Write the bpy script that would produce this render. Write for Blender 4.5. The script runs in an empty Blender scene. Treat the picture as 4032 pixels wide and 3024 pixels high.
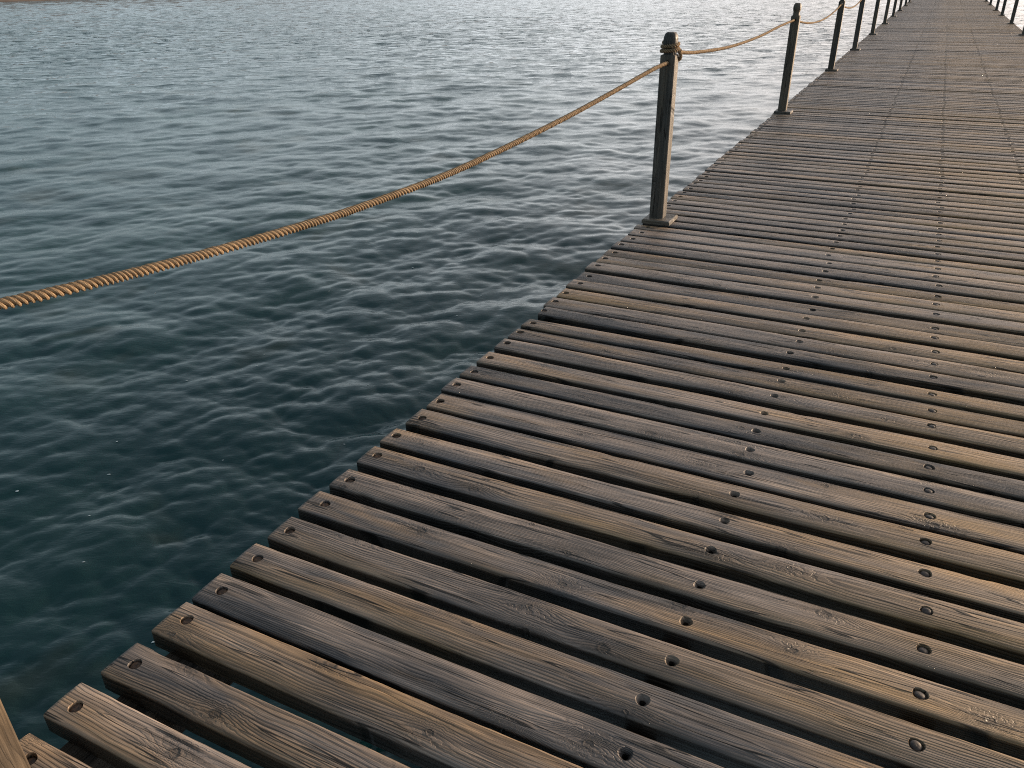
import bpy, bmesh, math, random
import numpy as np
from mathutils import Vector, Matrix

random.seed(7)
RNG = np.random.default_rng(11)
scene = bpy.context.scene
col = scene.collection
R = math.radians

# ------------------------------------------------------------------ camera
CAM = Vector((1.528, 0.0, 1.5))
cr = Vector((0.89743956, 0.44097549, -0.01195181))
cu = Vector((-0.19448582, 0.41983011, 0.88652013))
cf = Vector((-0.39595138, 0.79327378, -0.46253563))
cd = bpy.data.cameras.new("camera")
cam = bpy.data.objects.new("camera", cd)
col.objects.link(cam)
m3 = Matrix((cr, cu, -cf)).transposed()
cam.matrix_world = Matrix.Translation(CAM) @ m3.to_4x4()
cd.sensor_fit = 'HORIZONTAL'
cd.sensor_width = 36.0
cd.lens = 3096.55 / 4032 * 36.0
cd.clip_start = 0.05
cd.clip_end = 9000
scene.camera = cam

# ------------------------------------------------------------------ light
SUN_AZ = R(40)      # from +Y (along the pier) towards +X
SUN_EL = R(8)
SUN_STRENGTH = 3.8
SKY_STRENGTH = 0.15
EXPOSURE = 0.92
CLOUD_COVER = 0.82
GLOW_POW = 2.2
CLOUD_SUN = 8.6      # in the sky texture's own units, like the Nishita sky
CLOUD_BASE = 2.4
CLOUD_COOL = (0.55, 0.75, 0.87)
CLOUD_WARM = (1.0, 0.87, 0.83)
world = bpy.data.worlds.new("World")
scene.world = world
world.use_nodes = True
wt = world.node_tree
bg = wt.nodes["Background"]
sky = wt.nodes.new("ShaderNodeTexSky")
sky.sky_type = 'NISHITA'
sky.sun_disc = False
sky.sun_elevation = SUN_EL
sky.sun_rotation = SUN_AZ
sky.altitude = 0
sky.air_density = 1.0
sky.dust_density = 3.0
sky.ozone_density = 1.0
def wn(tp, **kw):
    n = wt.nodes.new(tp)
    for k, v in kw.items(): setattr(n, k, v)
    return n


def wm(op, a, b=None, c=None, clamp=False):
    n = wn("ShaderNodeMath", operation=op, use_clamp=clamp)
    for i, v in enumerate((a, b, c)):
        if v is None: continue
        if isinstance(v, bpy.types.NodeSocket): wt.links.new(v, n.inputs[i])
        else: n.inputs[i].default_value = v
    return n.outputs[0]


def wmix(f, a, b):
    n = wn("ShaderNodeMix", data_type='RGBA')
    for sock, v in ((n.inputs[0], f), (n.inputs[6], a), (n.inputs[7], b)):
        if isinstance(v, bpy.types.NodeSocket): wt.links.new(v, sock)
        elif isinstance(v, tuple): sock.default_value = (*v, 1)
        else: sock.default_value = v
    return n.outputs[2]


# thin evening cloud over the clear sky: warm and bright round the sun, blue grey away from it
tcw = wn("ShaderNodeTexCoord")
dirv = tcw.outputs['Generated']
sxyz = wn("ShaderNodeSeparateXYZ"); wt.links.new(dirv, sxyz.inputs[0])
dot = wn("ShaderNodeVectorMath", operation='DOT_PRODUCT')
wt.links.new(dirv, dot.inputs[0])
dot.inputs[1].default_value = (math.sin(SUN_AZ), math.cos(SUN_AZ), 0.12)
toward = wm('MULTIPLY_ADD', dot.outputs['Value'], 0.5, 0.5, clamp=True)
glow = wm('POWER', toward, GLOW_POW)
elev = wm('MAXIMUM', sxyz.outputs[2], 0.0)
low = wm('POWER', wm('SUBTRACT', 1.0, elev, clamp=True), 3.4)
cn = wn("ShaderNodeTexNoise")
cmap = wn("ShaderNodeMapping"); cmap.inputs['Scale'].default_value = (1.6, 1.6, 6.0)
wt.links.new(dirv, cmap.inputs[0]); wt.links.new(cmap.outputs[0], cn.inputs['Vector'])
cn.inputs['Scale'].default_value = 1.7; cn.inputs['Detail'].default_value = 4
cloudy = wm('MULTIPLY_ADD', wm('SUBTRACT', cn.outputs[0], 0.5), 1.1, 1.0)
bright = wm('MULTIPLY', wm('MULTIPLY', wm('MULTIPLY_ADD', glow, CLOUD_SUN, CLOUD_BASE), wm('MULTIPLY_ADD', low, 0.72, 0.34)), cloudy)
ccol = wmix(glow, CLOUD_COOL, CLOUD_WARM)
cs = wn("ShaderNodeVectorMath", operation='SCALE')
wt.links.new(ccol, cs.inputs[0]); wt.links.new(bright, cs.inputs['Scale'])
wt.links.new(wmix(CLOUD_COVER, sky.outputs[0], cs.outputs[0]), bg.inputs[0])
bg.inputs[1].default_value = SKY_STRENGTH

sl = bpy.data.lights.new("sun", 'SUN')
sl.energy = SUN_STRENGTH
sl.angle = R(11)
sl.color = (1.0, 0.76, 0.53)
so = bpy.data.objects.new("sun", sl)
col.objects.link(so)
sd = Vector((math.sin(SUN_AZ) * math.cos(SUN_EL), math.cos(SUN_AZ) * math.cos(SUN_EL), math.sin(SUN_EL)))
so.rotation_euler = (-sd).to_track_quat('-Z', 'Y').to_euler()
so.location = (6, 6, 6)

scene.view_settings.view_transform = 'Standard'
scene.view_settings.look = 'None'
scene.view_settings.exposure = EXPOSURE
scene.view_settings.gamma = 1.0
scene.view_settings.use_curve_mapping = False
scene.cycles.max_bounces = 5
scene.cycles.sample_clamp_indirect = 2.5
scene.cycles.use_denoising = False
scene.cycles.pixel_filter_type = 'BLACKMAN_HARRIS'
scene.cycles.filter_width = 1.1


# ------------------------------------------------------------------ helpers
def tag(o, label=None, cat=None, group=None, kind=None):
    if label: o['label'] = label
    if cat: o['category'] = cat
    if group: o['group'] = group
    if kind: o['kind'] = kind
    return o


def mesh_from(name, verts, faces, mat, gc=None, seed=None, smooth=False, sharp=None):
    me = bpy.data.meshes.new(name)
    me.from_pydata([tuple(v) for v in verts], [], faces)
    if mat: me.materials.append(mat)
    n = len(me.vertices)
    if gc is not None:
        a = me.attributes.new('gc', 'FLOAT_VECTOR', 'POINT')
        a.data.foreach_set('vector', np.asarray(gc, dtype=np.float32).ravel())
    if seed is not None:
        a = me.attributes.new('seed', 'FLOAT', 'POINT')
        sarr = np.full(n, seed, dtype=np.float32) if np.isscalar(seed) else np.asarray(seed, dtype=np.float32)
        a.data.foreach_set('value', sarr)
    if smooth:
        me.polygons.foreach_set('use_smooth', [True] * len(me.polygons))
    me.update()
    if sharp is not None:
        me.polygons.foreach_set('use_smooth', [True] * len(me.polygons))
        me.set_sharp_from_angle(angle=R(sharp))
    return me


def link(name, me, parent=None, loc=None):
    o = bpy.data.objects.new(name, me)
    col.objects.link(o)
    if parent: o.parent = parent
    if loc is not None: o.location = loc
    return o


def empty(name, loc=(0, 0, 0)):
    o = bpy.data.objects.new(name, None)
    o.empty_display_size = 0.1
    col.objects.link(o)
    o.location = loc
    return o


class G:
    """small node-graph writer"""
    def __init__(s, name):
        s.mat = bpy.data.materials.new(name)
        s.mat.use_nodes = True
        s.t = s.mat.node_tree
        s.b = s.t.nodes["Principled BSDF"]

    def put(s, sock, v):
        if v is None: return
        if isinstance(v, bpy.types.NodeSocket): s.t.links.new(v, sock)
        else: sock.default_value = v

    def m(s, op, a, b=None, c=None, clamp=False):
        n = s.t.nodes.new("ShaderNodeMath"); n.operation = op; n.use_clamp = clamp
        s.put(n.inputs[0], a); s.put(n.inputs[1], b); s.put(n.inputs[2], c)
        return n.outputs[0]

    def xyz(s, x, y, z=0.0):
        n = s.t.nodes.new("ShaderNodeCombineXYZ")
        s.put(n.inputs[0], x); s.put(n.inputs[1], y); s.put(n.inputs[2], z)
        return n.outputs[0]

    def sep(s, v):
        n = s.t.nodes.new("ShaderNodeSeparateXYZ"); s.put(n.inputs[0], v)
        return n.outputs

    def noise(s, vec, scale=1.0, detail=2.0, rough=0.5, dist=0.0):
        n = s.t.nodes.new("ShaderNodeTexNoise")
        s.put(n.inputs['Vector'], vec); n.inputs['Scale'].default_value = scale
        n.inputs['Detail'].default_value = detail; n.inputs['Roughness'].default_value = rough
        n.inputs['Distortion'].default_value = dist
        return n.outputs[0]

    def smooth(s, v, lo, hi, a=0.0, b=1.0):
        n = s.t.nodes.new("ShaderNodeMapRange"); n.interpolation_type = 'SMOOTHSTEP'
        s.put(n.inputs[0], v); s.put(n.inputs[1], lo); s.put(n.inputs[2], hi)
        s.put(n.inputs[3], a); s.put(n.inputs[4], b)
        return n.outputs[0]

    def mix(s, f, a, b, mode='MIX'):
        n = s.t.nodes.new("ShaderNodeMix"); n.data_type = 'RGBA'; n.blend_type = mode
        s.put(n.inputs[0], f)
        for sock, v in ((n.inputs[6], a), (n.inputs[7], b)):
            s.put(sock, v if isinstance(v, bpy.types.NodeSocket) else (*v, 1.0))
        return n.outputs[2]

    def bump(s, h, strength, dist, normal=None):
        n = s.t.nodes.new("ShaderNodeBump")
        n.inputs['Strength'].default_value = strength
        n.inputs['Distance'].default_value = dist
        s.put(n.inputs['Height'], h)
        if normal: s.put(n.inputs['Normal'], normal)
        return n.outputs[0]

    def attr(s, name):
        n = s.t.nodes.new("ShaderNodeAttribute"); n.attribute_name = name
        return n


def wood_material(name, grey, taupe, tan, tan_amount, deck=False, spec=0.35, knot=1.0):
    g = G(name)
    gx, gy, gz = g.sep(g.attr('gc').outputs['Vector'])
    s = g.attr('seed').outputs['Fac']
    h1 = g.m('FRACT', g.m('MULTIPLY', s, 12.9898))
    h2 = g.m('FRACT', g.m('MULTIPLY', s, 78.233))
    h3 = g.m('FRACT', g.m('MULTIPLY', s, 37.719))
    u = g.m('MULTIPLY_ADD', s, 7.31, gx)
    ys = g.m('MULTIPLY_ADD', s, 3.7, gy)
    # knots
    kx = g.m('MULTIPLY', u, 2.5)
    ky = g.m('MULTIPLY_ADD', gy, 7.0, g.m('MULTIPLY', s, 9.1))
    vo = g.t.nodes.new("ShaderNodeTexVoronoi"); vo.voronoi_dimensions = '2D'
    vo.inputs['Scale'].default_value = 1.0
    g.put(vo.inputs['Vector'], g.xyz(kx, ky))
    px, py, _ = g.sep(vo.outputs['Position'])
    kr, kg, kb = g.sep(vo.outputs['Color'])
    wob = g.m('SUBTRACT', g.noise(g.xyz(u, ys, gz), 60.0, 3), 0.5)
    dx = g.m('DIVIDE', g.m('SUBTRACT', kx, px), 2.5)
    dy = g.m('MULTIPLY_ADD', wob, 0.026, g.m('DIVIDE', g.m('SUBTRACT', ky, py), 7.0))
    dx2 = g.m('MULTIPLY', dx, dx); dy2 = g.m('MULTIPLY', dy, dy)
    flow = g.m('ADD', g.m('DIVIDE', dx2, 0.075 ** 2), g.m('DIVIDE', dy2, 0.022 ** 2))
    bumpk = g.m('EXPONENT', g.m('MULTIPLY', flow, -1.0))
    ksz = g.m('MULTIPLY_ADD', kg, 0.008, 0.0045)
    kd = g.m('DIVIDE', g.m('SQRT', g.m('ADD', g.m('MULTIPLY', dx2, 0.55), dy2)), ksz)
    has = g.m('GREATER_THAN', kr, 0.25)
    core = g.m('MULTIPLY', g.smooth(kd, 0.75, 1.15, 1.0, 0.0), has)
    rim = g.m('MULTIPLY', g.m('MULTIPLY', g.smooth(kd, 0.6, 0.95), g.smooth(kd, 1.0, 1.7, 1.0, 0.0)), has)
    # growth rings
    low = g.m('SUBTRACT', g.noise(g.xyz(g.m('MULTIPLY', u, 1.6), g.m('MULTIPLY', ys, 5.0), gz), 1.0, 2), 0.5)
    yy = g.m('ADD', g.m('MULTIPLY_ADD', g.m('SUBTRACT', h1, 0.5), 0.2, gy), g.m('MULTIPLY', low, 0.075))
    zz = g.m('SUBTRACT', g.m('SUBTRACT', gz, 0.012), g.m('MULTIPLY', h2, 0.05))
    rr = g.m('SQRT', g.m('ADD', g.m('MULTIPLY', yy, yy), g.m('MULTIPLY', zz, zz)))
    rr = g.m('MULTIPLY_ADD', g.m('MULTIPLY', bumpk, has), g.m('MULTIPLY_ADD', kb, 0.026, 0.010), rr)
    mid = g.m('SUBTRACT', g.noise(g.xyz(g.m('MULTIPLY', u, 9.0), g.m('MULTIPLY', ys, 60.0), gz), 1.0, 2), 0.5)
    rr = g.m('MULTIPLY_ADD', mid, 0.0052, rr)
    fine = g.m('SUBTRACT', g.noise(g.xyz(g.m('MULTIPLY', u, 3.0), g.m('MULTIPLY', ys, 210.0), g.m('MULTIPLY', gz, 210.0)), 1.0, 1), 0.5)
    rr = g.m('MULTIPLY_ADD', fine, 0.0022, rr)
    fr = g.m('FRACT', g.m('DIVIDE', rr, g.m('MULTIPLY_ADD', h3, 0.0034, 0.0048)))
    late = g.m('MULTIPLY', g.smooth(fr, 0.35, 0.85), g.smooth(fr, 0.88, 1.0, 1.0, 0.0))
    fade = g.smooth(g.noise(g.xyz(g.m('MULTIPLY', u, 2.0), g.m('MULTIPLY', ys, 14.0), gz), 1.0, 2), 0.32, 0.62, 0.25, 1.0)
    late = g.m('MULTIPLY', late, fade)
    # fibre
    fib = g.noise(g.xyz(g.m('MULTIPLY', u, 9.0), g.m('MULTIPLY', ys, 300.0), g.m('MULTIPLY', gz, 300.0)), 1.0, 3, 0.6)
    streak = g.noise(g.xyz(g.m('MULTIPLY', u, 2.6), g.m('MULTIPLY', ys, 95.0), g.m('MULTIPLY', gz, 95.0)), 1.0, 3, 0.6)
    # long drying cracks: contour lines of a stretched noise
    cn = g.m('ABSOLUTE', g.m('SUBTRACT', g.noise(g.xyz(g.m('MULTIPLY', u, 1.3), g.m('MULTIPLY', ys, 34.0), gz), 1.0, 1), 0.5))
    cm = g.smooth(g.noise(g.xyz(g.m('MULTIPLY', u, 3.1), g.m('MULTIPLY_ADD', ys, 18.0, 4.0), gz), 1.0, 1), 0.44, 0.56)
    crack = g.m('MULTIPLY', g.smooth(cn, 0.006, 0.02, 1.0, 0.0), cm)
    # colour
    blotch = g.noise(g.xyz(g.m('MULTIPLY', u, 1.9), g.m('MULTIPLY_ADD', ys, 13.0, 3.0), gz), 1.0, 3, 0.6)
    t1 = g.m('ADD', g.m('MULTIPLY', g.m('SUBTRACT', blotch, 0.5), 3.4), g.m('MULTIPLY_ADD', h2, 0.55, 0.25), clamp=True)
    c = g.mix(t1, grey, taupe)
    bl2 = g.noise(g.xyz(g.m('MULTIPLY', u, 1.3), g.m('MULTIPLY_ADD', ys, 9.0, 31.0), gz), 1.0, 3, 0.6)
    ta = g.m('ADD', g.m('MULTIPLY', g.m('SUBTRACT', bl2, 0.5), 2.6), g.m('MULTIPLY_ADD', h3, 0.62, tan_amount - 0.31))
    if deck:
        # golden sun sheen painted into the colour on the right; left ends dirty brown
        ta = g.m('ADD', ta, g.smooth(gx, 0.9, 2.0, -0.08, 0.42))
        ta = g.m('ADD', ta, g.smooth(gx, 0.03, 0.3, 0.12, -0.04))
    ta = g.m('MULTIPLY', ta, 1.0, clamp=True)
    c = g.mix(ta, c, tan)
    val = g.m('MULTIPLY_ADD', g.m('SUBTRACT', streak, 0.5), 2.3, 1.0)
    val = g.m('MULTIPLY', val, g.m('MULTIPLY_ADD', g.m('SUBTRACT', fib, 0.5), 0.8, 1.0))
    val = g.m('MULTIPLY', val, g.m('MULTIPLY_ADD', late, -0.46, 1.10))
    val = g.m('MULTIPLY', val, g.m('MULTIPLY_ADD', h1, 0.24, 0.88))
    val = g.m('MULTIPLY', val, g.m('MULTIPLY_ADD', core, -0.38 * knot, 1.0))
    val = g.m('MULTIPLY', val, g.m('MULTIPLY_ADD', g.m('MULTIPLY', bumpk, has), -0.3 * knot, 1.0))
    val = g.m('MULTIPLY', val, g.m('MULTIPLY_ADD', rim, -0.5 * knot, 1.0))
    val = g.m('MULTIPLY', val, g.m('MULTIPLY_ADD', crack, -0.82, 1.0))
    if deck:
        # shade of the gaps painted into the colour: sides far darker than the top
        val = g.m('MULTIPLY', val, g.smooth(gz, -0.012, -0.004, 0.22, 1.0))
        # iron stains round the bolts of the edge row
        ex = g.m('SUBTRACT', gx, 0.06)
        st = g.m('ADD', g.m('DIVIDE', g.m('MULTIPLY', ex, ex), 0.055 ** 2), g.m('DIVIDE', g.m('MULTIPLY', gy, gy), 0.018 ** 2))
        st = g.m('EXPONENT', g.m('MULTIPLY', st, -1.0))
        val = g.m('MULTIPLY', val, g.m('MULTIPLY_ADD', g.m('MULTIPLY', st, g.smooth(blotch, 0.35, 0.6)), -0.45, 1.0))
    val = g.m('MAXIMUM', val, 0.04)
    vm = g.t.nodes.new("ShaderNodeVectorMath"); vm.operation = 'SCALE'
    g.t.links.new(c, vm.inputs[0]); g.t.links.new(val, vm.inputs['Scale'])
    g.t.links.new(vm.outputs[0], g.b.inputs['Base Color'])
    g.b.inputs['Specular IOR Level'].default_value = spec
    g.put(g.b.inputs['Roughness'], g.m('MULTIPLY_ADD', streak, 0.45, 0.27))
    hgt = g.m('ADD', g.m('MULTIPLY', late, 0.55), g.m('MULTIPLY', g.m('SUBTRACT', fib, 0.5), 0.35))
    hgt = g.m('ADD', hgt, g.m('MULTIPLY', streak, 0.5))
    hgt = g.m('ADD', hgt, g.m('MULTIPLY', crack, -1.6))
    hgt = g.m('ADD', hgt, g.m('MULTIPLY', rim, -0.45))
    hgt = g.m('ADD', hgt, g.m('MULTIPLY', core, 0.4))
    g.put(g.b.inputs['Normal'], g.bump(hgt, 0.85, 0.0026))
    return g.mat


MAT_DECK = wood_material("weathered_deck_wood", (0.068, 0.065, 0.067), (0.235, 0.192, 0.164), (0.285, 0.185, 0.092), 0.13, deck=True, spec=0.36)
MAT_POST = wood_material("weathered_post_wood", (0.052, 0.050, 0.048), (0.10, 0.088, 0.075), (0.15, 0.117, 0.08), 0.2, knot=0.5)
MAT_FOOT = wood_material("tan_post_wood", (0.035, 0.029, 0.024), (0.12, 0.09, 0.06), (0.17, 0.12, 0.07), 0.3)
MAT_JOIST = wood_material("wet_joist_wood", (0.03, 0.028, 0.026), (0.05, 0.042, 0.035), (0.06, 0.045, 0.03), 0.2, spec=0.05)


def metal_material(name, c1, c2, metallic, rough):
    g = G(name)
    tc = g.t.nodes.new("ShaderNodeNewGeometry")
    n = g.noise(tc.outputs['Position'], 130.0, 3, 0.65)
    n2 = g.noise(tc.outputs['Position'], 31.0, 2, 0.5)
    f = g.m('MULTIPLY', g.smooth(n, 0.35, 0.65), g.smooth(n2, 0.3, 0.7, 0.4, 1.0))
    g.put(g.b.inputs['Base Color'], g.mix(f, c1, c2))
    g.b.inputs['Metallic'].default_value = metallic
    g.put(g.b.inputs['Roughness'], g.m('MULTIPLY_ADD', n, 0.35, rough))
    g.put(g.b.inputs['Normal'], g.bump(n, 0.5, 0.001))
    return g.mat


MAT_RUST = metal_material("rusty_iron", (0.035, 0.022, 0.016), (0.14, 0.075, 0.04), 0.25, 0.45)
MAT_STEEL = metal_material("dark_galvanised_steel", (0.018, 0.015, 0.015), (0.06, 0.05, 0.045), 0.35, 0.3)


def water_material():
    g = G("sea_water")
    geo = g.t.nodes.new("ShaderNodeNewGeometry")
    P = geo.outputs['Position']
    px, py, pz = g.sep(P)
    a, b = math.cos(R(28)), math.sin(R(28))
    along = g.m('ADD', g.m('MULTIPLY', px, a), g.m('MULTIPLY', py, b))
    across = g.m('SUBTRACT', g.m('MULTIPLY', py, a), g.m('MULTIPLY', px, b))
    v1 = g.xyz(g.m('MULTIPLY', along, 1.0), g.m('MULTIPLY', across, 2.6))
    n1 = g.noise(v1, 2.2, 3, 0.55, 0.6)
    n2 = g.noise(v1, 7.5, 3, 0.6, 0.8)
    n3 = g.noise(v1, 24.0, 2, 0.6, 0.5)
    lost = g.attr('coarse').outputs['Fac']
    lost2 = g.attr('coarse_fine').outputs['Fac']
    n0 = g.noise(v1, 0.95, 3, 0.55, 0.5)
    b0 = g.t.nodes.new("ShaderNodeBump"); b0.inputs['Distance'].default_value = 0.26
    g.put(b0.inputs['Strength'], g.m('MULTIPLY', lost, 1.0)); g.put(b0.inputs['Height'], n0)
    b1 = g.t.nodes.new("ShaderNodeBump"); b1.inputs['Distance'].default_value = 0.1
    g.put(b1.inputs['Strength'], g.m('MULTIPLY_ADD', lost, 0.7, 0.0)); g.put(b1.inputs['Height'], n1)
    g.put(b1.inputs['Normal'], b0.outputs[0])
    b2 = g.t.nodes.new("ShaderNodeBump"); b2.inputs['Distance'].default_value = 0.024
    g.put(b2.inputs['Strength'], g.m('MULTIPLY_ADD', lost2, 0.22, 0.10)); g.put(b2.inputs['Height'], n2)
    g.put(b2.inputs['Normal'], b1.outputs[0])
    nrm = g.bump(n3, 0.3, 0.0035, b2.outputs[0])
    patch = g.smooth(g.noise(P, 0.42, 3, 0.55, 0.4), 0.44, 0.66)
    patch2 = g.smooth(g.noise(P, 0.8, 3, 0.55, 0.8), 0.55, 0.75)
    c = g.mix(patch, (0.0058, 0.036, 0.040), (0.0125, 0.048, 0.048))
    c = g.mix(g.m('MULTIPLY', patch2, 0.75), c, (0.032, 0.044, 0.030))
    g.put(g.b.inputs['Base Color'], c)
    g.b.inputs['Roughness'].default_value = 0.02
    g.b.inputs['IOR'].default_value = 1.333
    g.put(g.b.inputs['Normal'], nrm)
    return g.mat


def rope_material():
    g = G("manila_rope")
    gx, gy, gz = g.sep(g.attr('gc').outputs['Vector'])
    v = g.xyz(g.m('MULTIPLY', gx, 60.0), g.m('MULTIPLY', g.m('SINE', gy), 3.0), g.m('ADD', g.m('MULTIPLY', g.m('COSINE', gy), 3.0), g.m('MULTIPLY', gz, 9.0)))
    n = g.noise(v, 2.5, 3, 0.65)
    yarn = g.m('SINE', g.m('SUBTRACT', g.m('MULTIPLY', gy, 7.0), g.m('MULTIPLY', gx, 260.0)))
    big = g.noise(g.xyz(g.m('MULTIPLY', gx, 7.0), gz), 2.0, 2)
    c = g.mix(g.smooth(n, 0.3, 0.7), (0.12, 0.080, 0.048), (0.46, 0.33, 0.205))
    c = g.mix(g.smooth(big, 0.4, 0.75, 0.0, 0.35), c, (0.30, 0.21, 0.13))
    g.put(g.b.inputs['Base Color'], c)
    g.b.inputs['Roughness'].default_value = 0.85
    g.b.inputs['Specular IOR Level'].default_value = 0.25
    h = g.m('MULTIPLY_ADD', yarn, 0.3, n)
    g.put(g.b.inputs['Normal'], g.bump(h, 0.8, 0.0012))
    return g.mat


def sand_material():
    g = G("beach_sand")
    geo = g.t.nodes.new("ShaderNodeNewGeometry")
    n = g.noise(geo.outputs['Position'], 0.5, 4, 0.6)
    g.put(g.b.inputs['Base Color'], g.mix(g.smooth(n, 0.35, 0.65), (0.10, 0.065, 0.045), (0.17, 0.115, 0.08)))
    g.b.inputs['Roughness'].default_value = 0.95
    return g.mat


# ------------------------------------------------------------------ water
WZ = -0.95


def wave_bands(L, N, wind_deg, seed):
    """wave height and sideways shift of a square sea tile, split into wavelength bands"""
    rng = np.random.default_rng(seed)
    k1 = 2 * np.pi * np.fft.fftfreq(N, L / N)
    KX, KY = np.meshgrid(k1, k1, indexing='ij')
    K = np.hypot(KX, KY); K[0, 0] = 1
    wd = R(wind_deg)
    c = (KX * math.cos(wd) + KY * math.sin(wd)) / K
    kp = 2 * np.pi / 1.7
    wd2 = wd + R(38)
    c2 = (KX * math.cos(wd2) + KY * math.sin(wd2)) / K
    S = K ** -3.2 * np.exp(-0.9 * (kp / K) ** 2) * (0.2 + np.abs(c) ** 2.0 + 0.45 * np.abs(c2) ** 6)
    S *= np.exp(-(K / (2 * np.pi / 0.07)) ** 2)
    S[0, 0] = 0
    ph = rng.normal(size=(N, N)) + 1j * rng.normal(size=(N, N))
    F = np.sqrt(S) * ph
    out = []
    edges = [(14, 3.0), (3.0, 1.3), (1.3, 0.6), (0.6, 0.28), (0.28, 0.13), (0.13, 0.06)]
    full = np.fft.ifft2(F).real
    norm = 1.0 / full.std()
    for a, b in edges:
        M = (K >= 2 * np.pi / a) & (K < 2 * np.pi / b)
        H = np.fft.ifft2(F * M)
        DX = np.fft.ifft2(-1j * F * M * KX / K)
        DY = np.fft.ifft2(-1j * F * M * KY / K)
        out.append((b, H.real * norm, DX.real * norm, DY.real * norm))
    return out


def build_water():
    # rings round the head of the pier: fine near it, coarser far out, all the way round
    cx0, cy0 = 1.5, 0.0
    th = [R(-78)]
    while th[-1] < R(28): th.append(th[-1] + 0.0023)
    while th[-1] < R(-78) + math.tau - 0.015: th.append(th[-1] + 0.018)
    th = np.array(th)
    r = [1.0]
    while r[-1] < 3200: r.append(r[-1] + (max(0.014, r[-1] * 0.0049) if r[-1] < 170 else r[-1] * 0.16))
    r = np.array(r)
    nx, ny = len(r), len(th)
    print("water grid", nx, ny)
    RR, TH = np.meshgrid(r, th, indexing='ij')
    X = cx0 + RR * np.sin(TH); Y = cy0 + RR * np.cos(TH)
    sx = np.gradient(r)[:, None] * np.ones((1, ny)) * 0.75
    dth = np.minimum(np.gradient(th), 0.0185)
    sy = RR * dth[None, :]
    Lt, Nt = 23.0, 1024
    bands = wave_bands(Lt, Nt, 118, 5)
    Z = np.zeros_like(X); DX = np.zeros_like(X); DY = np.zeros_like(X)

    def sample(A, x, y):
        fx = (x / Lt * Nt) % Nt; fy = (y / Lt * Nt) % Nt
        i = np.floor(fx).astype(int); j = np.floor(fy).astype(int)
        a = fx - i; b = fy - j; i %= Nt; j %= Nt
        i1 = (i + 1) % Nt; j1 = (j + 1) % Nt
        return (A[i, j] * (1 - a) + A[i1, j] * a) * (1 - b) + (A[i, j1] * (1 - a) + A[i1, j1] * a) * b
    amp = 0.0122
    W3 = np.zeros_like(X)
    for q, (lam, h, dx_, dy_) in enumerate(bands):
        spc = np.maximum(sx, sy)
        wgt = np.clip((lam * 0.62 - spc) / (lam * 0.4), 0, 1)
        if q == 3: W3 = wgt
        if q == 4: W4 = wgt
        wgt = wgt * (1.25, 1.2, 0.95, 0.72, 0.8, 1.0)[q]
        # each band is read at its own offset and angle, so the tile never repeats visibly
        ang = (0.0, 0.11, -0.09, 0.05, -0.04, 0.02)[q]
        ca, sa = math.cos(ang), math.sin(ang)
        xr = X * ca - Y * sa + q * 3.1; yr = X * sa + Y * ca + q * 1.7
        Z += wgt * sample(h, xr, yr)
        DX += wgt * sample(dx_, xr, yr); DY += wgt * sample(dy_, xr, yr)
    # gusts
    gust = 1.0 + 0.22 * np.sin(X * 0.31 + 1.3) * np.sin(Y * 0.23 + 0.4) + 0.12 * np.sin(X * 0.9 + Y * 0.6)
    Z = Z * amp * gust
    ch = 1.25 * amp * gust
    V = np.stack([X + DX * ch, Y + DY * ch, Z], axis=-1).reshape(-1, 3)
    idx = np.arange(nx * ny).reshape(nx, ny)
    idx = np.concatenate([idx, idx[:, :1]], axis=1)
    F = np.stack([idx[:-1, :-1], idx[:-1, 1:], idx[1:, 1:], idx[1:, :-1]], axis=-1).reshape(-1, 4)
    me = bpy.data.meshes.new("water")
    me.vertices.add(len(V)); me.vertices.foreach_set('co', V.astype(np.float32).ravel())
    me.loops.add(F.size); me.loops.foreach_set('vertex_index', F.astype(np.int32).ravel())
    me.polygons.add(len(F))
    me.polygons.foreach_set('loop_start', np.arange(0, F.size, 4, dtype=np.int32))
    me.polygons.foreach_set('use_smooth', np.ones(len(F), dtype=bool))
    me.update(calc_edges=True)
    at = me.attributes.new('coarse', 'FLOAT', 'POINT')
    at.data.foreach_set('value', (1 - W3).astype(np.float32).ravel())
    at = me.attributes.new('coarse_fine', 'FLOAT', 'POINT')
    at.data.foreach_set('value', (1 - W4).astype(np.float32).ravel())
    me.materials.append(water_material())
    o = link("water", me, loc=(0, 0, WZ))
    tag(o, "choppy dark teal sea water around the pier", kind='structure')


build_water()


def build_foam():
    g = G("foam_flecks")
    g.b.inputs['Base Color'].default_value = (0.55, 0.62, 0.62, 1)
    g.b.inputs['Roughness'].default_value = 0.6
    r_ = random.Random(21)
    surf = bpy.data.objects["water"]
    dg = bpy.context.evaluated_depsgraph_get()
    vs, fs = [], []
    for _ in range(70):
        d = r_.uniform(1.6, 9.0); a = R(r_.uniform(-78, -20))
        x, y = 1.5 + d * math.sin(a), d * math.cos(a)
        if x > -0.1: continue
        hit, loc, nrm, _i = surf.ray_cast(Vector((x, y, 3)), Vector((0, 0, -1)))
        if not hit: continue
        b = len(vs)
        n = 7; sz = r_.uniform(0.0025, 0.007)
        ax = nrm.orthogonal().normalized(); ay = nrm.cross(ax)
        for k in range(n):
            t = k / n * math.tau
            q = sz * r_.uniform(0.6, 1.2)
            vs.append(loc + nrm * 0.0025 + ax * (q * 1.8 * math.cos(t)) + ay * (q * math.sin(t)) + Vector((0, 0, WZ)))
        vs.append(loc + nrm * 0.0050 + Vector((0, 0, WZ)))
        for k in range(n): fs.append((b + k, b + (k + 1) % n, b + n))
    o = link("foam", mesh_from("foam", vs, fs, g.mat))
    tag(o, "tiny pale foam flecks drifting on the near water", "foam", kind='stuff')


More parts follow.
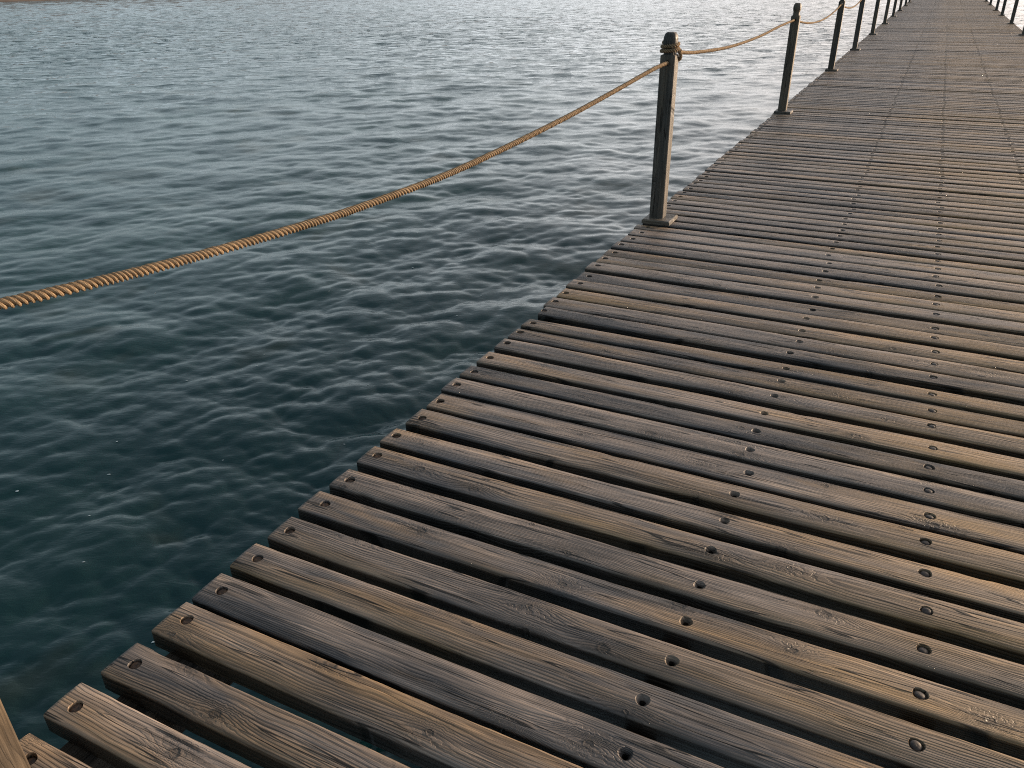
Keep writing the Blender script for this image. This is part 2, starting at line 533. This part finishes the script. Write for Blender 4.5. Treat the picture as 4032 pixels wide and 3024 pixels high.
bpy.context.view_layer.update()
build_foam()


# ------------------------------------------------------------------ far shore
def build_shore():
    line = [(-700, -600), (-250, -90), (-160, 10), (-107.5, 71.5), (-100.5, 87.5), (-90, 122), (-70, 210), (20, 420), (400, 900), (900, 2400)]
    rings = [(-6, -0.8), (0, 0.0), (5, 0.35), (18, 0.9), (60, 2.0), (300, 6), (1500, 10)]
    vs, fs = [], []
    dense = []
    for (a, b) in zip(line[:-1], line[1:]):
        n = max(2, int(math.dist(a, b) / 8))
        n = min(n, 40)
        for i in range(n):
            t = i / n
            dense.append((a[0] + (b[0] - a[0]) * t, a[1] + (b[1] - a[1]) * t))
    dense.append(line[-1])
    for i, (x, y) in enumerate(dense):
        a = dense[max(0, i - 1)]; b = dense[min(len(dense) - 1, i + 1)]
        t = Vector((b[0] - a[0], b[1] - a[1])).normalized()
        nrm = Vector((-t.y, t.x))
        w = 0.5 * math.sin(i * 1.7) + 0.3 * math.sin(i * 4.1)
        for k, (d, z) in enumerate(rings):
            p = Vector((x, y)) + nrm * (d + w)
            vs.append((p.x, p.y, WZ + z + (0.12 * math.sin(i * 2.3 + k) if k > 2 else 0)))
    nr = len(rings)
    for i in range(len(dense) - 1):
        for k in range(nr - 1):
            fs.append((i * nr + k, i * nr + nr + k, i * nr + nr + k + 1, i * nr + k + 1))
    o = link("beach", mesh_from("beach", vs, fs, sand_material(), smooth=True))
    tag(o, "low brown sandy shore across the water", kind='structure')


build_shore()

# ------------------------------------------------------------------ pier
PIER_W = 3.6
ROWS = [(0.05, 'edge'), (1.235, 'open'), (1.80, 'dome'), (2.38, 'open'), (3.55, 'edge')]
T = 0.056
NX = [-0.0151, -0.0015, -0.0032, -0.0003, -0.0031, 0.0061, -0.0049, 0.0069, 0.0045, 0.0029, 0.0135, 0.0134, 0.0005, 0.002, 0.0052, 0.0076, 0.0081, 0.0132, 0.0276, 0.0034, 0.0088, -0.0038, 0.0003, -0.011, 0.0004, -0.008, -0.0077, -0.0065, -0.0045, -0.0161]
NY = [0.6401, 0.7834, 0.9387, 1.0722, 1.2187, 1.3669, 1.5227, 1.6655, 1.8231, 1.9683, 2.1208, 2.2715, 2.4092, 2.5538, 2.7023, 2.8649, 3.0041, 3.1314, 3.299, 3.4237, 3.5753, 3.7356, 3.862, 4.0355, 4.1738, 4.3218, 4.4628, 4.6351, 4.7714, 4.9321]
FY = [0.7445, 0.8951, 1.0586, 1.1891, 1.3325, 1.4816, 1.6324, 1.7812, 1.9347, 2.0774, 2.2403, 2.394, 2.5337, 2.6637, 2.8204, 2.9741, 3.1191, 3.2412, 3.4019, 3.5497, 3.7014, 3.8513, 3.992, 4.1582, 4.2993, 4.4371, 4.5885, 4.7566, 4.9123, 5.0219]
planks = [(-0.006, 0.345, 0.452), (-0.004, 0.488, 0.600)]
planks += [(x, a, b) for x, a, b in zip(NX, NY, FY)]
y = FY[-1] + 0.033
while y < 84:
    w = 0.117 + random.uniform(-0.005, 0.004)
    planks.append((random.gauss(0, 0.006), y, y + w))
    g_ = max(0.012, random.gauss(0.029, 0.008))
    y += w + g_


def wob(seed, n=5, lo=1.0, hi=14.0):
    r = random.Random(seed)
    comp = [(r.uniform(lo, hi), r.uniform(0, 6.28), r.uniform(0.3, 1.0)) for _ in range(n)]
    tot = sum(c[2] for c in comp)
    return lambda x: sum(a * math.sin(f * x + p) for f, p, a in comp) / tot * 1.6


def plank_geo(x0, x1, w, seed, detail, rng):
    """vertices, faces and grain coordinates of one plank; y=0 is its centre line, z=0 its top"""
    rr0 = 0.0068
    bolts = []
    for xb, kind in ROWS:
        bolts.append((xb + rng.gauss(0, 0.009 if kind != 'dome' else 0.006), rng.gauss(0, 0.005), kind))
    c = 0.013
    step = 0.03 if detail == 2 else (0.12 if detail == 1 else 0.6)
    st = []
    x = x0 + 0.012
    while x < x1 - 0.012:
        if all(abs(x - b[0]) > 2 * c + 0.006 for b in bolts): st.append(x)
        x += step
    for b in bolts:
        st += [b[0] + k * c for k in (-2, -1, 0, 1, 2)]
    st += [x0, x0 + 0.004, x1 - 0.004, x1]
    st = sorted(s for s in st if x0 - 1e-9 <= s <= x1 + 1e-9)
    yb = {}
    wn = wob(seed * 3 + 1); wf = wob(seed * 3 + 2); wz = wob(seed * 3 + 3, 3, 0.6, 3.0)
    wn2 = wob(seed * 5 + 1, 6, 20, 90); wf2 = wob(seed * 5 + 2, 6, 20, 90); cu_ = rng.uniform(-0.0010, 0.0006); crown = rng.uniform(0.0012, 0.0036)
    chips = []
    if detail == 2:
        for _ in range(rng.choice((0, 1, 1, 2, 3))):
            chips.append((rng.uniform(x0 + .1, x1 - .1), rng.choice((-1, 1)), rng.uniform(0.002, 0.006), rng.uniform(0.015, 0.06)))
    verts, gc, faces = [], [], []
    npf = 17
    hw = w / 2
    for s in st:
        near = [b for b in bolts if abs(b[0] - s) <= 2 * c + 1e-6]
        byy = near[0][1] if near else 0.0
        en = wn(s) * 0.0012 + wn2(s) * 0.0006
        ef = wf(s) * 0.0012 + wf2(s) * 0.0006
        for cx_, sd_, dep, ln in chips:
            k = math.exp(-((s - cx_) / ln) ** 4) * dep
            if sd_ < 0: en += k
            else: ef -= k
        rr = rr0 * (1 + 0.45 * wn(s * 0.7 + 3))
        rr = max(0.002, min(rr, 0.009))
        zt = wz(s) * 0.0007
        inset = 0.0
        if s <= x0 + 1e-9 or s >= x1 - 1e-9: inset = 0.0035
        yn, yf = -hw + en + inset, hw + ef - inset
        top = zt - inset - crown * 0.6
        wi_n, wi_f = yn + rr, yf - rr
        P = [(yn, -T + inset), (yn, -T * 0.5), (yn, top - rr), (yn + rr * 0.13, top - rr * 0.5), (yn + rr * 0.5, top - rr * 0.13), (wi_n, top)]
        for k in (-2, -1, 0, 1, 2):
            yy = byy + k * c
            P.append((yy, top + cu_ * (1 - (yy / hw) ** 2) + crown * (1 - min(1.0, abs(yy) / (hw - rr)) ** 2.6)))
        P += [(wi_f, top), (yf - rr * 0.5, top - rr * 0.13), (yf - rr * 0.13, top - rr * 0.5), (yf, top - rr), (yf, -T * 0.5), (yf, -T + inset)]
        for yy, zz in P:
            verts.append((s, yy, zz))
    n = len(st)
    holes = {}
    for b in bolts:
        i0 = min(range(n), key=lambda i: abs(st[i] - (b[0] - 2 * c)))
        for i in range(i0, i0 + 4):
            holes[i] = b
    for i in range(n - 1):
        for j in range(npf):
            j1 = (j + 1) % npf
            if i in holes and 6 <= j <= 9: continue
            faces.append((i * npf + j, i * npf + j1, (i + 1) * npf + j1, (i + 1) * npf + j))
    faces.append(tuple(range(npf))[::-1])
    faces.append(tuple((n - 1) * npf + j for j in range(npf)))
    info = []
    for b in bolts:
        i0 = min(range(n), key=lambda i: abs(st[i] - (b[0] - 2 * c)))
        loop = [(i0, 6 + k) for k in range(4)] + [(i0 + k, 10) for k in range(4)] + [(i0 + 4, 10 - k) for k in range(4)] + [(i0 + 4 - k, 6) for k in range(4)]
        prev = [i * npf + j for i, j in loop]
        zc = verts[(i0 + 2) * npf + 8][2]
        rs = rng.uniform(0.92, 1.06)
        if b[2] == 'open':
            prof = [(0.0175, 0.0002), (0.0165, -0.0012), (0.011, -0.0085), (0.0075, -0.011), (0.007, -0.036)]
        elif b[2] == 'edge':
            prof = [(0.0182, 0.0002), (0.0170, -0.0018), (0.0163, -0.0135)]
        else:
            prof = [(0.0180, 0.0002), (0.0168, -0.0015), (0.0162, -0.009)]
        if detail == 0: prof = prof[1:2] + prof[-1:]
        for r_, dz in prof:
            cur = []
            for q in range(16):
                vx, vy, _ = verts[prev[q]]
                a = math.atan2(vy - b[1], vx - b[0])
                rq = r_ * rs * (1 + 0.05 * math.sin(3 * a + seed))
                verts.append((b[0] + rq * math.cos(a), b[1] + rq * math.sin(a), zc + dz))
                cur.append(len(verts) - 1)
            for q in range(16):
                q1 = (q + 1) % 16
                faces.append((prev[q], prev[q1], cur[q1], cur[q]))
            prev = cur
        faces.append(tuple(prev))
        info.append((b[0], b[1], zc, b[2]))
    gc = [(v[0], v[1], v[2]) for v in verts]
    return verts, faces, gc, info


def dome_mesh(name, r, h, mat, flat=0.0, seg=20):
    vs, fs = [], []
    prof = [(r, -0.004), (r, 0.0), (r * 0.96, h * 0.3), (r * 0.8, h * 0.66), (r * 0.55, h * 0.9), (r * 0.28, h * (1 - flat)), (r * 0.12, h * (1 - flat))]
    for rr, z in prof:
        for k in range(seg):
            a = k / seg * math.tau
            vs.append((rr * math.cos(a), rr * math.sin(a), z))
    for i in range(len(prof) - 1):
        for k in range(seg):
            k1 = (k + 1) % seg
            fs.append((i * seg + k, i * seg + k1, (i + 1) * seg + k1, (i + 1) * seg + k))
    fs.append(tuple((len(prof) - 1) * seg + k for k in range(seg)))
    return mesh_from(name, vs, fs, mat, smooth=True)


ME_EDGE = dome_mesh("bolt", 0.0152, 0.0055, MAT_RUST, flat=0.25)
ME_DOME = dome_mesh("bolt", 0.0142, 0.0062, MAT_STEEL)

pier = empty("pier")
tag(pier, "long wooden pier deck of weathered grey brown cross planks over the sea", "pier")
rest_v, rest_f, rest_g, rest_s = [], [], [], []
rb_v, rb_f = [], []
for i, (xs_, yn, yf) in enumerate(planks):
    rng = random.Random(1000 + i)
    w = yf - yn
    yc = (yn + yf) / 2
    seed = 2.675 if i == 1 else rng.uniform(0, 9)
    x1 = PIER_W + rng.gauss(0, 0.006)
    rot = rng.gauss(0, R(0.07)); tilt = rng.gauss(0, R(1.0)); dz = rng.gauss(0, 0.0018)
    indiv = i < 100
    detail = 2 if i < 44 else (1 if i < 130 else 0)
    v, f, gc, info = plank_geo(xs_, x1, w, i, detail, rng)
    M = Matrix.Translation((0, yc, dz)) @ Matrix.Rotation(rot, 4, 'Z') @ Matrix.Rotation(tilt, 4, 'X')
    if indiv:
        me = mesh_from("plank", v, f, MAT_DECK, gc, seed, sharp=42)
        o = link("plank", me, pier)
        o.matrix_local = M
        for bx, by, bz, kind in info:
            if kind == 'open' or rng.random() < 0.05: continue
            src = ME_EDGE if kind == 'edge' else ME_DOME
            b = link("bolt", src, o, loc=(bx, by, bz + (-0.0105 if kind == 'edge' else -0.0068) + rng.uniform(-0.0028, 0.0016)))
            b.rotation_euler = (rng.gauss(0, 0.1), rng.gauss(0, 0.1), rng.uniform(0, 6.28))
    else:
        off = len(rest_v)
        rest_v += [tuple(M @ Vector(p)) for p in v]
        rest_f += [tuple(k + off for k in q) for q in f]
        rest_g += gc; rest_s += [seed] * len(v)
        if yc < 45:
            for bx, by, bz, kind in info:
                if kind == 'open': continue
                off = len(rb_v); sg = 10
                zz = bz + (-0.012 if kind == 'edge' else -0.006)
                for rr, hh in ((0.0145, 0.0), (0.011, 0.005)):
                    for k in range(sg):
                        a = k / sg * math.tau
                        rb_v.append(tuple(M @ Vector((bx + rr * math.cos(a), by + rr * math.sin(a), zz + hh))))
                for k in range(sg):
                    k1 = (k + 1) % sg
                    rb_f.append((off + k, off + k1, off + sg + k1, off + sg + k))
                rb_f.append(tuple(off + sg + k for k in range(sg)))
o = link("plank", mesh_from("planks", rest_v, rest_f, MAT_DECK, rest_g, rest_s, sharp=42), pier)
tag(o, "the many distant planks of the deck, narrowing to thin stripes", kind='stuff')
ob = link("bolt", mesh_from("bolts", rb_v, rb_f, MAT_STEEL), o)
tag(ob, kind='stuff')


def box_geo(x0, x1, y0, y1, z0, z1, ny=1):
    vs, fs = [], []
    for i in range(ny + 1):
        y_ = y0 + (y1 - y0) * i / ny
        vs += [(x0, y_, z0), (x1, y_, z0), (x1, y_, z1), (x0, y_, z1)]
    for i in range(ny):
        a = i * 4; b = a + 4
        fs += [(a, a + 1, b + 1, b)[::-1], (a + 1, a + 2, b + 2, b + 1)[::-1], (a + 2, a + 3, b + 3, b + 2)[::-1], (a + 3, a, b, b + 3)[::-1]]
    fs += [(0, 1, 2, 3), (ny * 4 + 3, ny * 4 + 2, ny * 4 + 1, ny * 4)]
    return vs, fs


for k, (xb, _) in enumerate(ROWS):
    jx0, jx1 = xb - 0.04, xb + 0.04
    if k == 0: jx0, jx1 = 0.05, 0.15
    if k == 4: jx0, jx1 = PIER_W - 0.15, PIER_W - 0.05
    v, f = box_geo(jx0, jx1, -1.5, 84, -0.21, -T - 0.004, 60)
    link("joist", mesh_from("joist", v, f, MAT_JOIST, [(p[1], p[0], p[2]) for p in v], 0.3 + k), pier)
yy = -0.9
while yy < 84:
    v, f = box_geo(0.06, PIER_W - 0.06, yy - 0.07, yy + 0.07, -0.37, -0.213)
    o = link("cross_beam", mesh_from("cross_beam", v, f, MAT_JOIST, [(p[0], p[1], p[2]) for p in v], yy), pier)
    for px_ in (0.35, PIER_W - 0.35):
        vs, fs = [], []
        sg = 16
        for z_ in (WZ - 1.6, -0.373):
            for q in range(sg):
                a = q / sg * math.tau
                vs.append((px_ + 0.11 * math.cos(a), yy + 0.11 * math.sin(a), z_))
        for q in range(sg):
            q1 = (q + 1) % sg
            fs.append((q, q1, sg + q1, sg + q))
        fs.append(tuple(sg + q for q in range(sg)))
        link("pile", mesh_from("pile", vs, fs, MAT_JOIST, [(p[2], p[0], p[1]) for p in vs], yy + px_), pier)
    yy += 4.9


# ------------------------------------------------------------------ posts
def superellipse_ring(cx_, cy_, hwid, e, seg):
    out = []
    for k in range(seg):
        a = (k + 0.5) / seg * math.tau
        ca, sa = math.cos(a), math.sin(a)
        rr = (abs(ca) ** e + abs(sa) ** e) ** (-1 / e)
        out.append((cx_ + hwid * rr * ca, cy_ + hwid * rr * sa))
    return out


def loft(profile, seg=32, cap_bottom=True):
    """profile: (z, half width, exponent)"""
    vs, fs = [], []
    for z_, hw_, e in profile:
        for px_, py_ in superellipse_ring(0, 0, hw_, e, seg): vs.append((px_, py_, z_))
    n = len(profile)
    for i in range(n - 1):
        for k in range(seg):
            k1 = (k + 1) % seg
            fs.append((i * seg + k, i * seg + k1, (i + 1) * seg + k1, (i + 1) * seg + k))
    fs.append(tuple((n - 1) * seg + k for k in range(seg)))
    if cap_bottom: fs.append(tuple(range(seg))[::-1])
    return vs, fs


SH = 0.0465     # half width of the shaft
HOLE_Z = 1.0
TOP_Z = 1.045


def shaft_mesh(seed, z0=0.03, hole=True):
    """square shaft with eased corners and a rope hole bored along the pier"""
    c = 0.005
    hz, hx = HOLE_Z, 0.0
    hr = 0.0145
    vs, fs = [], []
    zs = [z0, z0 + 0.3, z0 + 0.6, hz - 0.03]
    ring = lambda s_: [(-SH * s_ + c, -SH * s_), (SH * s_ - c, -SH * s_), (SH * s_, -SH * s_ + c), (SH * s_, SH * s_ - c), (SH * s_ - c, SH * s_), (-SH * s_ + c, SH * s_), (-SH * s_, SH * s_ - c), (-SH * s_, -SH * s_ + c)]
    zlist = [z0, z0 + 0.25, z0 + 0.5, z0 + 0.75, hz - 0.028, hz + 0.028, TOP_Z - 0.006]
    r_ = random.Random(seed)
    for z_ in zlist:
        s_ = 1 + r_.uniform(-0.012, 0.008)
        vs += [(p[0], p[1], z_) for p in ring(s_ if z_ < hz - 0.03 else 1.0)]
    n = len(zlist)
    for i in range(n - 1):
        for k in range(8):
            if i == 4 and k in (0, 4): continue
            k1 = (k + 1) % 8
            fs.append((i * 8 + k, i * 8 + k1, (i + 1) * 8 + k1, (i + 1) * 8 + k))
    # top: small bevel up to the neck
    base = len(vs)
    vs += [(p[0] * 0.9, p[1] * 0.9, TOP_Z) for p in ring(1.0)]
    for k in range(8):
        k1 = (k + 1) % 8
        fs.append(((n - 1) * 8 + k, (n - 1) * 8 + k1, base + k1, base + k))
    fs.append(tuple(base + k for k in range(8)))
    fs.append(tuple(range(8))[::-1])
    # hole patches front (-y) and back (+y) and the bore between them
    seg = 16
    rims = []
    for side in (-1, 1):
        yv = SH * side
        i0, i1 = 4, 5
        if side < 0: q = [i0 * 8 + 0, i0 * 8 + 1, i1 * 8 + 1, i1 * 8 + 0]
        else: q = [i0 * 8 + 5, i0 * 8 + 4, i1 * 8 + 4, i1 * 8 + 5]
        st_ = len(vs)
        for k in range(seg):
            a = -3 * math.pi / 4 + k / seg * math.tau
            vs.append((hx + hr * math.cos(a), yv, hz + hr * math.sin(a)))
        rim_ = [st_ + k for k in range(seg)]
        for s4 in range(4):
            for k in range(4):
                a_, b_ = rim_[(s4 * 4 + k) % seg], rim_[(s4 * 4 + k + 1) % seg]
                fs.append((q[s4], a_, b_) if side > 0 else (q[s4], b_, a_))
            last = rim_[(s4 * 4 + 4) % seg]
            fs.append((q[s4], last, q[(s4 + 1) % 4]) if side > 0 else (q[s4], q[(s4 + 1) % 4], last))
        rims.append(rim_)
    for k in range(seg):
        k1 = (k + 1) % seg
        fs.append((rims[0][k], rims[1][k], rims[1][k1], rims[0][k1]))
    gc = [(v[2], v[0], v[1]) for v in vs]
    return mesh_from("shaft", vs, fs, MAT_POST, gc, seed)


def finial_mesh(seed):
    prof = [(TOP_Z - 0.01, 0.034, 5), (TOP_Z + 0.006, 0.0345, 5), (TOP_Z + 0.028, 0.034, 4), (TOP_Z + 0.042, 0.0355, 3.4),
            (TOP_Z + 0.052, 0.0395, 3.2), (TOP_Z + 0.062, 0.042, 3.2), (TOP_Z + 0.085, 0.0425, 3.2), (TOP_Z + 0.102, 0.0405, 3.2),
            (TOP_Z + 0.116, 0.0355, 3.2), (TOP_Z + 0.124, 0.0295, 3.2), (TOP_Z + 0.127, 0.025, 3.2)]
    vs, fs = loft(prof, 32, False)
    return mesh_from("finial", vs, fs, MAT_POST, [(v[2], v[0], v[1]) for v in vs], seed, smooth=True)


def plate_mesh(seed):
    x0, x1, y0, y1, t, c = -0.078, 0.112, -0.108, 0.098, 0.028, 0.007
    vs = [(x0, y0, 0.002), (x1, y0, 0.002), (x1, y1, 0.002), (x0, y1, 0.002),
          (x0, y0, t - c), (x1, y0, t - c), (x1, y1, t - c), (x0, y1, t - c),
          (x0 + c, y0 + c, t), (x1 - c, y0 + c, t), (x1 - c, y1 - c, t), (x0 + c, y1 - c, t)]
    fs = [(3, 2, 1, 0), (8, 9, 10, 11)]
    for k in range(4):
        k1 = (k + 1) % 4
        fs.append((k, k1, 4 + k1, 4 + k)); fs.append((4 + k, 4 + k1, 8 + k1, 8 + k))
    return mesh_from("base_plate", vs, fs, MAT_POST, [(v[0], v[1], v[2]) for v in vs], seed)


def make_post(x, y, label, group, seed, plate=True, side=1, lean=(0, 0), mat=None):
    t = empty("wooden_post", (x, y, 0.0))
    tag(t, label, "post", group)
    link("shaft", shaft_mesh(seed, 0.028 if plate else 0.006), t)
    link("finial", finial_mesh(seed + 0.4), t)
    if plate:
        b = link("base_plate", plate_mesh(seed + 0.7), t)
        if side < 0: b.rotation_euler = (0, 0, 0); b.location = (-0.034, 0, 0)
    if mat:
        for c_ in t.children: c_.data.materials[0] = mat
    t.rotation_euler = (lean[0], lean[1], 0)
    return t


PX = 0.080
left_posts = [
    (0.056, 0.49, "nearest tan wooden post, only its grooved foot in the bottom left corner"),
    (PX, 5.15, "square wooden post with rope coiled twice round its neck"),
    (PX, 10.17, "rope post next beyond the coiled one, whole with its rounded dark top"),
    (PX, 15.00, "third rope post along the left edge, its top cut off by the frame"),
    (PX, 19.15, "fourth rope post along the left edge, its top cut off by the frame"),
    (PX, 23.95, "fifth post along the left edge, a slim dark shape against bright water"),
    (PX, 28.8, "sixth post along the left edge, a slim dark shape against bright water"),
    (PX, 33.4, "seventh post along the left edge, short piece of shaft above its plate"),
    (PX, 38.15, "eighth post along the left edge, short piece of shaft above its plate"),
    (PX, 43.3, "ninth post along the left edge, small stub at the top of the picture"),
    (PX, 47.9, "farthest post on the left edge, only its foot below the top of the picture"),
]
lean_r = random.Random(3)
for i, (x, y, lab) in enumerate(left_posts):
    make_post(x, y, lab, "rope posts along the left edge of the pier", 2.13 + i * 1.37, plate=i > 0, mat=MAT_FOOT if i == 0 else None,
              lean=(lean_r.gauss(0, 0.006), lean_r.gauss(0, 0.006)) if i > 1 else (0, 0))
right_posts = [
    (24.6, "nearest post on the right edge, dark base cut off by the picture's right side"),
    (29.5, "second post along the right edge, leaning slim against glaring water"),
    (34.7, "third post along the right edge against glaring water"),
    (38.8, "fourth post along the right edge against glaring water"),
    (44.5, "fifth post along the right edge, short piece above its plate"),
    (49.2, "farthest post on the right edge, a tiny stub at the top of the picture"),
]
for i, (y, lab) in enumerate(right_posts):
    make_post(3.50, y, lab, "posts along the right edge of the pier", 5.2 + i * 1.91, side=-1,
              lean=(lean_r.gauss(0, 0.006), lean_r.gauss(0, 0.006)))

# ------------------------------------------------------------------ ropes
MAT_ROPE = rope_material()


def catmull(pts, step):
    P = [np.array(p, float) for p in pts]
    P = [2 * P[0] - P[1]] + P + [2 * P[-1] - P[-2]]
    out = []
    for i in range(1, len(P) - 2):
        p0, p1, p2, p3 = P[i - 1:i + 3]
        n = max(1, int(np.linalg.norm(p2 - p1) / step))
        for k in range(n):
            t = k / n
            out.append(0.5 * ((2 * p1) + (-p0 + p2) * t + (2 * p0 - 5 * p1 + 4 * p2 - p3) * t * t + (-p0 + 3 * p1 - 3 * p2 + p3) * t ** 3))
    out.append(P[-2])
    return np.array(out)


def rope_geo(path, rad=0.0120, pitch=0.042, seg=8, hairs=0, seed=0):
    path = np.asarray(path)
    d = np.gradient(path, axis=0); d /= np.linalg.norm(d, axis=1)[:, None]
    s = np.concatenate([[0], np.cumsum(np.linalg.norm(np.diff(path, axis=0), axis=1))])
    # parallel transport frame
    N_ = np.zeros_like(path)
    up = np.array([1.0, 0, 0]) if abs(d[0][0]) < 0.9 else np.array([0, 0, 1.0])
    n0 = up - d[0] * (up @ d[0]); N_[0] = n0 / np.linalg.norm(n0)
    for i in range(1, len(path)):
        v = N_[i - 1] - d[i] * (N_[i - 1] @ d[i]); N_[i] = v / np.linalg.norm(v)
    B_ = np.cross(d, N_)
    vs, fs, gc = [], [], []
    so, sr = rad * 0.50, rad * 0.53
    for st_ in range(3):
        base = len(vs)
        sw = s + 0.010 * np.sin(s * 9.0 + seed) + 0.004 * np.sin(s * 31.0 + 2 * seed)
        ph = 2 * np.pi * sw / pitch + st_ * math.tau / 3
        cen = path + so * (np.cos(ph)[:, None] * N_ + np.sin(ph)[:, None] * B_)
        for i in range(len(path)):
            for k in range(seg):
                a = k / seg * math.tau + ph[i]
                vs.append(cen[i] + sr * (1 + 0.07 * math.sin(s[i] * 17 + st_ * 2) + 0.05 * math.sin(s[i] * 71 + st_)) * (math.cos(a) * N_[i] + math.sin(a) * B_[i]))
                gc.append((s[i], k / seg * math.tau, st_))
        for i in range(len(path) - 1):
            for k in range(seg):
                k1 = (k + 1) % seg
                fs.append((base + i * seg + k, base + i * seg + k1, base + (i + 1) * seg + k1, base + (i + 1) * seg + k))
        fs.append(tuple(base + k for k in range(seg))[::-1])
        fs.append(tuple(base + (len(path) - 1) * seg + k for k in range(seg)))
    r_ = random.Random(seed)
    for _ in range(hairs):
        i = r_.randrange(2, len(path) - 2)
        a = r_.uniform(0, math.tau)
        o_ = math.cos(a) * N_[i] + math.sin(a) * B_[i]
        ln = r_.uniform(0.002, 0.009)
        dirv = o_ * 0.6 + d[i] * r_.uniform(-1, 1) + np.array([0, 0, -0.15])
        p0 = path[i] + o_ * rad * 0.85
        side = np.cross(dirv, o_); side = side / (np.linalg.norm(side) + 1e-9) * 0.0004
        b = len(vs)
        vs += [p0 + side, p0 - side, p0 + o_ * 0.0005, p0 + dirv * ln]
        gc += [(s[i], a, 0)] * 4
        fs += [(b, b + 1, b + 3), (b + 1, b + 2, b + 3), (b + 2, b, b + 3)]
    return vs, fs, gc


def sag(y0, z0, y1, z1, dip, n=12, skew=0.5):
    out = []
    for i in range(n + 1):
        t = i / n
        k = 4 * t * (1 - t)
        out.append((PX, y0 + (y1 - y0) * t, z0 + (z1 - z0) * t - dip * k))
    return out


def add_rope(pts, label, step=0.004, hairs=0, seed=0, **kw):
    path = catmull(pts, step)
    v, f, g_ = rope_geo(path, hairs=hairs, seed=seed, **kw)
    o = link("rope", mesh_from("rope", v, f, MAT_ROPE, g_, smooth=True))
    tag(o, label, "rope", "ropes slung between the left posts")
    return o


p0 = [(0.046, 0.50, 1.0), (0.052, 0.62, 0.986), (PX - 0.015, 0.793, 0.967), (PX, 1.04, 0.9425), (PX, 1.28, 0.921), (PX, 1.608, 0.898), (PX, 1.947, 0.882),
      (PX, 2.525, 0.876), (PX, 3.374, 0.905), (PX, 4.1, 0.945), (PX, 4.8, 0.990), (PX, 5.10, 1.0), (PX, 5.16, 1.0)]
add_rope(p0, "near rope of twisted tan strands from the left picture edge up to the coiled post", hairs=260, seed=1)
r1 = [(PX + 0.05, 5.205, 1.062), (PX + 0.02, 5.32, 1.045), (PX, 5.80, 1.006), (PX, 6.66, 0.968), (PX, 7.4, 0.957), (PX, 8.23, 0.962), (PX, 9.2, 0.988), (PX, 10.12, 1.0), (PX, 10.17, 1.0)]
rope1 = add_rope(r1, "sagging rope from the coiled post to the next whole post", hairs=90, seed=2, step=0.006)
add_rope(sag(10.17, 1.0, 15.0, 1.0, 0.125), "short looking sagging rope between the second and third rope posts beyond the coil", step=0.008, seg=6)
add_rope(sag(15.0, 1.0, 19.15, 1.0, 0.12), "bit of sagging rope at the top of the picture beyond the third rope post", step=0.01, seg=6)

# the coils round the neck of post 1, part of the second rope
cp = []
for k in range(0, 96):
    t = k / 95
    a = R(60) + t * math.tau * 2.35
    z_ = 1.056 + 0.0245 * (t * 2.35)
    if t * 2.35 < 0.45: z_ -= 0.0
    ca, sa = math.cos(a), math.sin(a)
    rr = 0.0445 * (abs(ca) ** 4 + abs(sa) ** 4) ** (-1 / 4)
    rr += 0.006 * max(0, 1 - t * 2.35)
    cp.append((PX + rr * ca, 5.15 + rr * sa, z_))
v, f, g_ = rope_geo(catmull(cp, 0.004), hairs=40, seed=5)
link("coil", mesh_from("coil", v, f, MAT_ROPE, g_, smooth=True), rope1)
kp = [(PX + 0.004, 5.188, 1.0), (PX + 0.030, 5.205, 1.004), (PX + 0.054, 5.198, 1.020), (PX + 0.0585, 5.18, 1.045), (PX + 0.054, 5.165, 1.066), (PX + 0.046, 5.175, 1.080)]
v, f, g_ = rope_geo(catmull(kp, 0.004), hairs=20, seed=6)
link("hitch", mesh_from("hitch", v, f, MAT_ROPE, g_, smooth=True), rope1)
